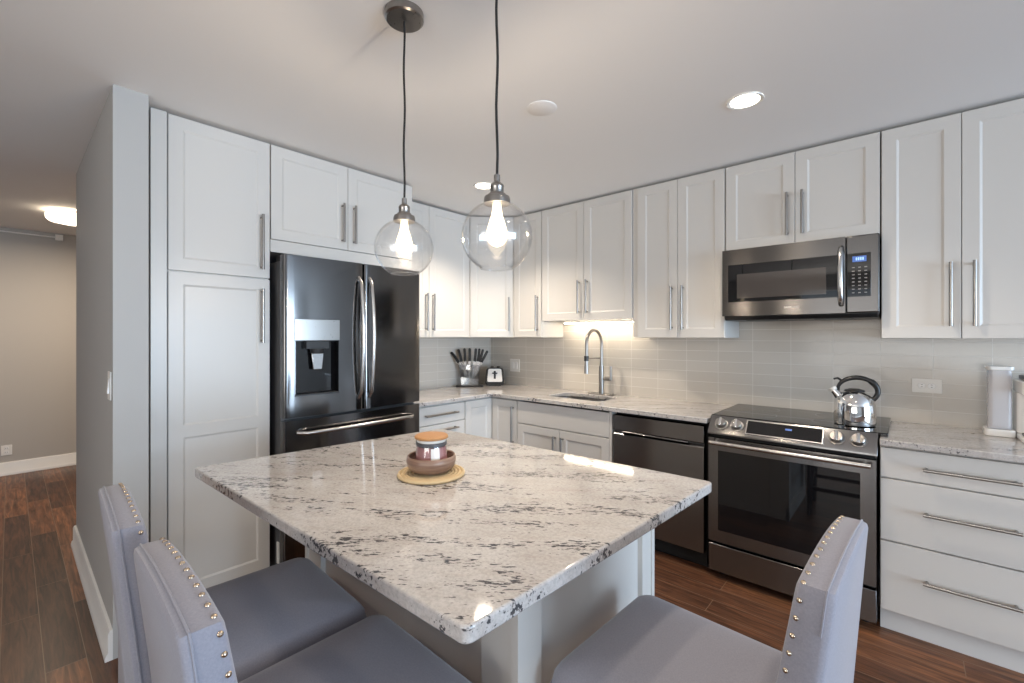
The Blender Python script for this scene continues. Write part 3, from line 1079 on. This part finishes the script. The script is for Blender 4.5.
# ------------------------------------------------------------------ pendants
def pendant(label, x, y, zg, rg):
    t = thing('pendant_light', label, 'light', (x, y, ZC), 0, 'glass globe pendants over the island')
    k = zg - ZC
    MB().lathe([(0.0, -0.027), (0.058, -0.027), (0.064, -0.022), (0.064, 0.0)], (0, 0, 0), 40, False, False).build('canopy', M['nickel'], t, angle=30)
    top = k + rg
    pts = [(0.0015 * math.sin(i * 1.1), 0.0012 * math.cos(i * 0.9), -0.027 + (top + 0.085 + 0.027) * i / 14) for i in range(15)]
    pts[0] = (0, 0, -0.027)
    pts[-1] = (0, 0, top + 0.06)
    MB().tube(pts, 0.0036, 8).build('cord', M['cord'], t)
    so = MB().lathe([(0.006, 0.074), (0.0085, 0.072), (0.0085, 0.054), (0.015, 0.049), (0.0185, 0.045), (0.0195, 0.041), (0.0185, 0.039), (0.0185, 0.024), (0.0235, 0.021), (0.0245, 0.017), (0.034, 0.013), (0.036, 0.006), (0.036, -0.006), (0.030, -0.006)], (0, 0, top - 0.002), 32)
    so.build('socket', M['nickel'], t, angle=30)
    # globe: open ring at the bottom
    prof = []
    a0, a1 = math.radians(16), math.radians(152)
    for i in range(33):
        a = a0 + (a1 - a0) * i / 32
        prof.append((rg * math.sin(a), rg * math.cos(a)))
    inner = [(r_ - 0.0022 * (r_ / rg) - 0.0002, z * 0.977) for r_, z in reversed(prof)]
    MB().lathe(prof + inner, (0, 0, k), 56, False, False).build('globe', M['glass'], t, angle=80)
    rim_z = k + rg * math.cos(a1)
    rr = rg * math.sin(a1)
    MB().lathe([(rr + 0.0015, 0.002), (rr + 0.002, 0), (rr, -0.002), (rr - 0.003, 0), (rr - 0.001, 0.002)], (0, 0, rim_z), 48, False, False).build('rim', M['glass'], t, angle=80)
    b = [(0.012, 0.006), (0.0135, -0.012), (0.017, -0.030), (0.024, -0.052), (0.029, -0.070), (0.0305, -0.084), (0.028, -0.097), (0.021, -0.108), (0.011, -0.1145), (0.0, -0.116)]
    MB().lathe([(r_ * 0.93, z * 0.95) for r_, z in b], (0, 0, top - 0.012), 28, True, False).build('bulb', M['bulb'], t, angle=80)
    pl = bpy.data.lights.new('bulb_light', 'POINT')
    pl.energy, pl.color, pl.shadow_soft_size = 8.5, (1.0, 0.82, 0.62), 0.016
    po_ = bpy.data.objects.new('bulb_light', pl)
    C.objects.link(po_)
    po_.parent = t
    po_.location = (0, 0, top - 0.085)
    return t


pendant('lit glass globe pendant on black cord, farther one with its ceiling canopy showing', 2.0, -2.465, 1.693, 0.0975)
pendant('lit glass globe pendant on black cord, nearer and larger one on the right', 2.435, -2.47, 1.667, 0.0965)


# ------------------------------------------------------------------ ceiling fittings
def downlight(label, x, y, r=0.064, power=14):
    t = thing('recessed_light', label, 'light', (x, y, ZC), 0, 'recessed ceiling lights')
    MB().lathe([(r + 0.014, -0.001), (r + 0.012, -0.006), (r, -0.004), (r - 0.004, -0.0015)], (0, 0, 0), 40, False, False).build('trim_ring', M['white'], t)
    MB().lathe([(0.0, -0.003), (r - 0.002, -0.0025)], (0, 0, 0), 40, False, False).build('lens', M['downlight'], t)
    d = bpy.data.lights.new('downlight_beam', 'SPOT')
    d.energy, d.spot_size, d.spot_blend, d.color, d.shadow_soft_size = power, math.radians(125), 0.7, (1.0, 0.86, 0.70), 0.06
    o = bpy.data.objects.new('downlight_beam', d)
    C.objects.link(o)
    o.parent = t
    o.location = (0, 0, -0.012)
    return t


downlight('lit recessed ceiling light above the microwave side', 2.707, -1.093, 0.064, 48)
downlight('lit recessed ceiling light seen just left of the nearer pendant socket', 0.977, -1.07, 0.064, 95)
downlight('unseen recessed ceiling light added above the right stool for warm fill', 3.6, -2.6, 0.064, 24)  # added out of view for warm light on the cabinets
downlight('unseen recessed ceiling light added behind the two left stools for warm fill', 2.0, -4.4, 0.064, 24)  # second added lamp, unseen, warms the back cabinet fronts
dp = MB().lathe([(0.0, -0.005), (0.066, -0.005), (0.070, -0.003), (0.071, 0.0)], (0, 0, 0), 40, False, False).build('ceiling_plate', M['ceiling'])
dp.location = (1.964, -1.662, ZC)
tag(dp, 'round white blank cover plate on the ceiling between pendants and recessed light', 'ceiling plate')

# hall fittings
h = thing('hall_ceiling_light', 'lit round flush ceiling light in the hall at left', 'light', (-2.25, -2.98, ZC))
MB().lathe([(0.09, 0.0), (0.09, -0.03), (0.085, -0.032)], (0, 0, 0), 36, True, True).build('base', M['nickel'], h)
MB().lathe([(0.155, -0.024), (0.170, -0.030), (0.168, -0.065), (0.15, -0.086), (0.10, -0.097), (0.0, -0.100)], (0, 0, 0), 40, True, False).build('shade', M['halllamp'], h)
hl = bpy.data.lights.new('hall_lamp_glow', 'AREA')
hl.shape, hl.size, hl.energy, hl.color = 'DISK', 0.30, 26, (1.0, 0.82, 0.63)
ho = bpy.data.objects.new('hall_lamp_glow', hl)
C.objects.link(ho)
ho.parent = h
ho.location = (0, 0, -0.112)
ra = thing('wall_rail', 'thin white rail high on the hall wall ending in a small block', 'rail', (-3.5, -3.0, 2.44))
MB().tube([(0.02, -1.6, 0.002), (0.02, -0.03, 0.002)], 0.008, 10).build('rail', M['plate'], ra)
MB().box(0.001, 0.04, -0.03, 0.03, -0.028, 0.032).build('end_block', M['plate'], ra, bevel=0.003)


def plate(name, label, cat, loc, rz, w, hh, kind):
    t = thing(name, label, cat, loc, rz)
    MB().box(-w / 2, w / 2, -0.006, 0.0, -hh / 2, hh / 2).build('cover_plate', M['plate'], t, bevel=0.002)
    if kind == 'outlet':
        hor = w > hh
        for s_ in (-1, 1):
            c = (s_ * 0.020, 0) if hor else (0, s_ * 0.020)
            sock = MB().lathe([(0.0, -0.009), (0.0155, -0.009), (0.0165, -0.006)], (0, 0, 0), 24, False, False, Matrix.Translation((c[0], 0, c[1])) @ Matrix.Rotation(-PI / 2, 4, 'X') @ Matrix.Scale(-1, 4, (0, 0, 1)) @ Matrix.Scale(-1, 4, (0, 0, 1)))
            so = MB().lathe([(0.0165, 0.0), (0.0155, 0.003), (0.0, 0.003)], (0, 0, 0), 24, True, False, Matrix.Translation((c[0], -0.006, c[1])) @ Matrix.Rotation(PI / 2, 4, 'X')).build('socket_face', M['white'], t)
            sl = MB()
            for q in (-0.006, 0.006):
                if hor:
                    sl.box(c[0] - 0.004, c[0] + 0.004, -0.0096, -0.0088, c[1] + q - 0.0012, c[1] + q + 0.0012)
                else:
                    sl.box(c[0] + q - 0.0012, c[0] + q + 0.0012, -0.0096, -0.0088, c[1] - 0.004, c[1] + 0.004)
            sl.build('slots', M['black'], so)
    else:
        n = max(1, round(w / 0.06))
        for k in range(n):
            cx_ = (k - (n - 1) / 2) * 0.046
            MB().prism([(-0.006, -0.033), (-0.013, -0.033), (-0.008, 0.033), (-0.006, 0.033)], cx_ - 0.0165, cx_ + 0.0165, 'x').build('rocker', M['white'], t, bevel=0.001)
    return t


plate('outlet', 'white double outlet on the tiles right of the kettle', 'outlet', (3.348, -0.006, 1.124), 0, 0.122, 0.078, 'outlet')
plate('light_switch', 'white double switch plate on the tiles right of the toaster', 'switch', (0.345, -0.006, 1.105), 0, 0.125, 0.125, 'switch')
plate('outlet', 'white outlet low on the hall wall', 'outlet', (-3.5, -3.37, 0.25), AR, 0.075, 0.10, 'outlet')
plate('light_switch', 'white light switch on the wall end at the hall', 'switch', (0.635, -3.052, 1.178), 0, 0.072, 0.125, 'switch')

# ------------------------------------------------------------------ small things on the worktops
# kettle
k = thing('kettle', 'polished steel whistling kettle with black handle on the range', 'kettle', (3.060, -0.39, 0.9326), math.radians(8))
MB().lathe([(0.0, 0.0), (0.084, 0.0), (0.089, 0.004), (0.0905, 0.02), (0.0905, 0.075), (0.088, 0.105), (0.080, 0.135), (0.066, 0.158), (0.048, 0.172), (0.044, 0.174)], (0, 0, 0), 48, False, True).build('body', M['chrome'], k, angle=40)
ld = MB().lathe([(0.046, 0.172), (0.043, 0.180), (0.022, 0.187), (0.0, 0.188)], (0, 0, 0), 32, True, False).build('lid', M['black'], k)
sp = MB().tube([(-0.060, 0, 0.140), (-0.082, 0, 0.166), (-0.092, 0, 0.180)], [0.024, 0.018, 0.016], 18).build('spout', M['chrome'], k)
MB().tube([(-0.088, 0, 0.174), (-0.097, 0, 0.187)], [0.0185, 0.0185], 16).build('spout_cap', M['plate'], sp)
ha = []
for i in range(19):
    a = math.radians(178 - 218 * i / 18)
    ha.append((0.012 + 0.084 * math.cos(a), 0, 0.178 + 0.068 * math.sin(a)))
ha[0] = (-0.070, 0, 0.165)
hd = MB().tube(ha, [0.007 + 0.005 * math.sin(PI * min(1, i / 14)) + (0.005 if i > 10 else 0) for i in range(19)], 12, True, 1.2).build('handle', M['black'], k)
MB().tube([(-0.048, 0, 0.222), (-0.072, 0, 0.240), (-0.090, 0, 0.234)], [0.006, 0.006, 0.005], 8).build('spout_lever', M['black'], hd)

# toaster
to = thing('toaster', 'small chrome and black toaster in the worktop corner', 'toaster', (0.235, -0.178, 0.9155), 0.7256)
TWD, TD = 0.178, 0.19
pr = round_poly([(-TWD / 2 - 0.004, 0.008), (TWD / 2 + 0.004, 0.008), (TWD / 2 - 0.008, 0.178), (-TWD / 2 + 0.008, 0.178)], 0.035)
MB().prism(pr, -TD / 2 + 0.02, TD / 2, 'y').build('body', M['chrome'], to, angle=30)
MB().prism(pr, -TD / 2, -TD / 2 + 0.02, 'y').build('front_frame', M['black'], to, bevel=0.004)
MB().prism(round_poly([(-0.074, 0.040), (0.074, 0.040), (0.062, 0.166), (-0.062, 0.166)], 0.016), -TD / 2 - 0.004, -TD / 2, 'y').build('front_plate', M['white'], to, bevel=0.001)
MB().box(-0.010, 0.010, -TD / 2 - 0.007, -TD / 2 - 0.003, 0.07, 0.145).box(-0.025, 0.025, -TD / 2 - 0.018, -TD / 2 - 0.003, 0.118, 0.13).build('lever', M['dark'], to, bevel=0.002)
MB().box(-0.06, 0.06, -TD / 2 - 0.003, TD / 2 - 0.01, 0.0, 0.012).build('base', M['black'], to)
sl = MB().box(-0.045, -0.015, -0.06, 0.07, 0.1775, 0.179).box(0.015, 0.045, -0.06, 0.07, 0.1775, 0.179)
sl.build('bread_slot', M['gap'], to)

# knife stand and knives
kb = thing('knife_stand', 'clear fan-shaped knife stand on a black base near the worktop corner', 'knife block', (0.142, -0.430, 0.9155), 0.7256)
MB().prism(rrect(-0.130, 0.130, -0.050, 0.050, 0.012), 0.0, 0.014).build('base', M['black'], kb, bevel=0.003)
fan = [(-0.075, 0.014), (0.075, 0.014), (0.098, 0.205), (-0.105, 0.205)]
MB().prism(fan, -0.032, -0.026, 'y').prism(fan, 0.026, 0.032, 'y').build('acrylic_panel', M['acrylic'], kb)
for q in (-1, 1):
    MB().prism([(q * 0.078, 0.014), (q * 0.073, 0.014), (q * 0.098, 0.205), (q * 0.103, 0.205)], -0.026, 0.026, 'y').build('end_panel', M['acrylic'], kb)
KM0 = Matrix.Translation(kb.location) @ Matrix.Rotation(0.7256, 4, 'Z')


def knife():
    t = thing('kitchen_knife', '', 'knife', (0, 0, 0), 0, 'knives in the clear stand')
    MB().prism([(-0.013, 0.0), (0.013, 0.0), (0.014, 0.06), (0.012, 0.118), (0.002, 0.128), (-0.012, 0.122), (-0.011, 0.06)], -0.009, 0.009, 'y').build('handle', M['black'], t, bevel=0.003)
    MB().prism([(-0.012, 0.002), (0.012, 0.002), (0.012, -0.10), (0.0, -0.165), (-0.010, -0.12)], -0.0012, 0.0012, 'y').build('blade', M['steel'], t)
    for z in (0.03, 0.08):
        MB().tube([(0, -0.0082, z), (0, 0.0082, z)], 0.0025, 8).build('rivet', M['steel'], t)
    return t


k0 = knife()
specs = [(-0.104, -0.014, -0.62, 'leftmost black-handled knife in the clear stand, leaning far left'),
         (-0.080, 0.012, -0.26, 'second black-handled knife from the left in the clear stand'),
         (-0.044, -0.012, -0.05, 'third black-handled knife from the left, upright in the clear stand'),
         (-0.004, 0.006, 0.02, 'fourth black-handled knife from the left, upright in the clear stand'),
         (0.046, -0.006, 0.10, 'fifth black-handled knife from the left in the clear stand, tallest right of centre'),
         (0.074, 0.014, 0.14, 'sixth black-handled knife from the left in the clear stand'),
         (0.092, -0.008, 0.28, 'seventh black-handled knife from the left in the clear stand'),
         (0.108, 0.012, 0.50, 'rightmost black-handled knife in the clear stand, leaning right')]
for i, (kx, ky, an, lab) in enumerate(specs):
    kk = k0 if i == 0 else copy_tree(k0)
    kk['label'] = lab
    Mx = KM0 @ Matrix.Translation((kx, ky, 0.240 - abs(an) * 0.02)) @ Matrix.Rotation(an, 4, 'Y')
    kk.location = Mx.to_translation()
    kk.rotation_euler = Mx.to_euler()

# coffee machine with its clear water tank
cm = thing('coffee_machine', 'white coffee machine with a clear water tank at the right edge of the worktop', 'coffee machine', (3.70, -0.19, 0.9155))
MB().prism(rrect(-0.045, 0.088, -0.15, 0.13, 0.03), 0.0, 0.024).prism(rrect(-0.045, 0.088, -0.02, 0.13, 0.03), 0.024, 0.215).prism(rrect(-0.045, 0.088, -0.15, 0.13, 0.03), 0.215, 0.275).build('body', M['white'], cm, bevel=0.006)
MB().prism(rrect(-0.030, 0.072, -0.10, 0.10, 0.03), 0.275, 0.295).build('lid', M['dark'], cm, bevel=0.004)
MB().prism(rrect(-0.035, 0.078, -0.145, -0.03, 0.02), 0.024, 0.032).build('drip_tray', M['dark'], cm)
tb = MB().prism(rrect(-0.150, -0.048, -0.02, 0.09, 0.02), 0.0, 0.034).build('tank_base', M['white'], cm, bevel=0.004)
MB().lathe([(0.022, 0.0), (0.018, 0.012)], (-0.099, 0.035, 0.034), 20).build('valve', M['black'], tb)
sh = rrect(-0.138, -0.058, -0.010, 0.080, 0.018)
shi = rrect(-0.1355, -0.0605, -0.0075, 0.0775, 0.016)
tk = MB().rings([[(x, y, 0.036) for x, y in sh], [(x, y, 0.318) for x, y in sh], [(x, y, 0.318) for x, y in shi], [(x, y, 0.040) for x, y in shi]], True, True, True).build('water_tank', M['tank'], cm)
MB().prism(rrect(-0.146, -0.052, -0.016, 0.086, 0.02), 0.318, 0.336).build('tank_lid', M['white'], tk, bevel=0.003)

# trivet, bowl, jar on the island
tv = MB()
for k_ in range(9):
    R0 = 0.012 + k_ * 0.0122
    tv.lathe([(R0 + 0.0066 * math.cos(q * PI / 4), 0.0066 + 0.0066 * math.sin(q * PI / 4)) for q in range(9)], (0, 0, 0), 48, False, False)
tvo = tv.build('trivet', M['sisal'], angle=80)
tag(tvo, 'round coiled straw trivet under the brown bowl on the island', 'trivet')
JX, JY = 2.030, -2.374
tvo.location = (JX, JY, 0.9152)
bw = MB().lathe([(0.0, 0.0), (0.050, 0.0), (0.066, 0.006), (0.081, 0.022), (0.0855, 0.040), (0.083, 0.055), (0.080, 0.058), (0.076, 0.055), (0.078, 0.040), (0.070, 0.024), (0.055, 0.010), (0.0, 0.008)], (0, 0, 0), 48, False, False).build('bowl', M['bowlwood'], angle=60)
bw.location = (JX, JY, 0.9286)
tag(bw, 'brown turned wooden bowl holding the pink jar on the trivet', 'bowl')
ja = thing('candle_jar', 'pink glass jar with bamboo lid standing in the wooden bowl', 'jar', (JX, JY, 0.9372))
MB().lathe([(0.0, 0.002), (0.052, 0.002), (0.057, 0.010), (0.0565, 0.03), (0.048, 0.080), (0.0, 0.081)], (0, 0, 0), 40, False, False).build('wax', M['pinkwax'], ja)
MB().lathe([(0.0, 0.0), (0.053, 0.0), (0.0590, 0.008), (0.0585, 0.03), (0.050, 0.086)], (0, 0, 0), 48, False, False).build('glass', M['acrylic'], ja, angle=60)
MB().lathe([(0.0500, 0.083), (0.0535, 0.085), (0.0535, 0.094), (0.0500, 0.096)], (0, 0, 0), 40, False, False).build('band', M['greyband'], ja)
MB().lathe([(0.049, 0.092), (0.050, 0.106), (0.0, 0.106)], (0, 0, 0), 40, True, False).build('lid_neck', M['plate'], ja)
MB().lathe([(0.0, 0.106), (0.054, 0.106), (0.0575, 0.109), (0.0575, 0.114), (0.055, 0.117), (0.0, 0.118)], (0, 0, 0), 40, False, False).build('lid', M['lidwood'], ja, angle=30)
lb = [-0.43 - 0.27 + 0.54 * i / 8 for i in range(9)]
lm = MB()
ring0 = [(0.0594 * math.cos(a), 0.0594 * math.sin(a), 0.030) for a in lb] + [(0.0599 * math.cos(a), 0.0599 * math.sin(a), 0.030) for a in reversed(lb)]
ring1 = [(0.0518 * math.cos(a), 0.0518 * math.sin(a), 0.080) for a in lb] + [(0.0523 * math.cos(a), 0.0523 * math.sin(a), 0.080) for a in reversed(lb)]
lm.rings([ring0, ring1]).build('paper_label', M['white'], ja)
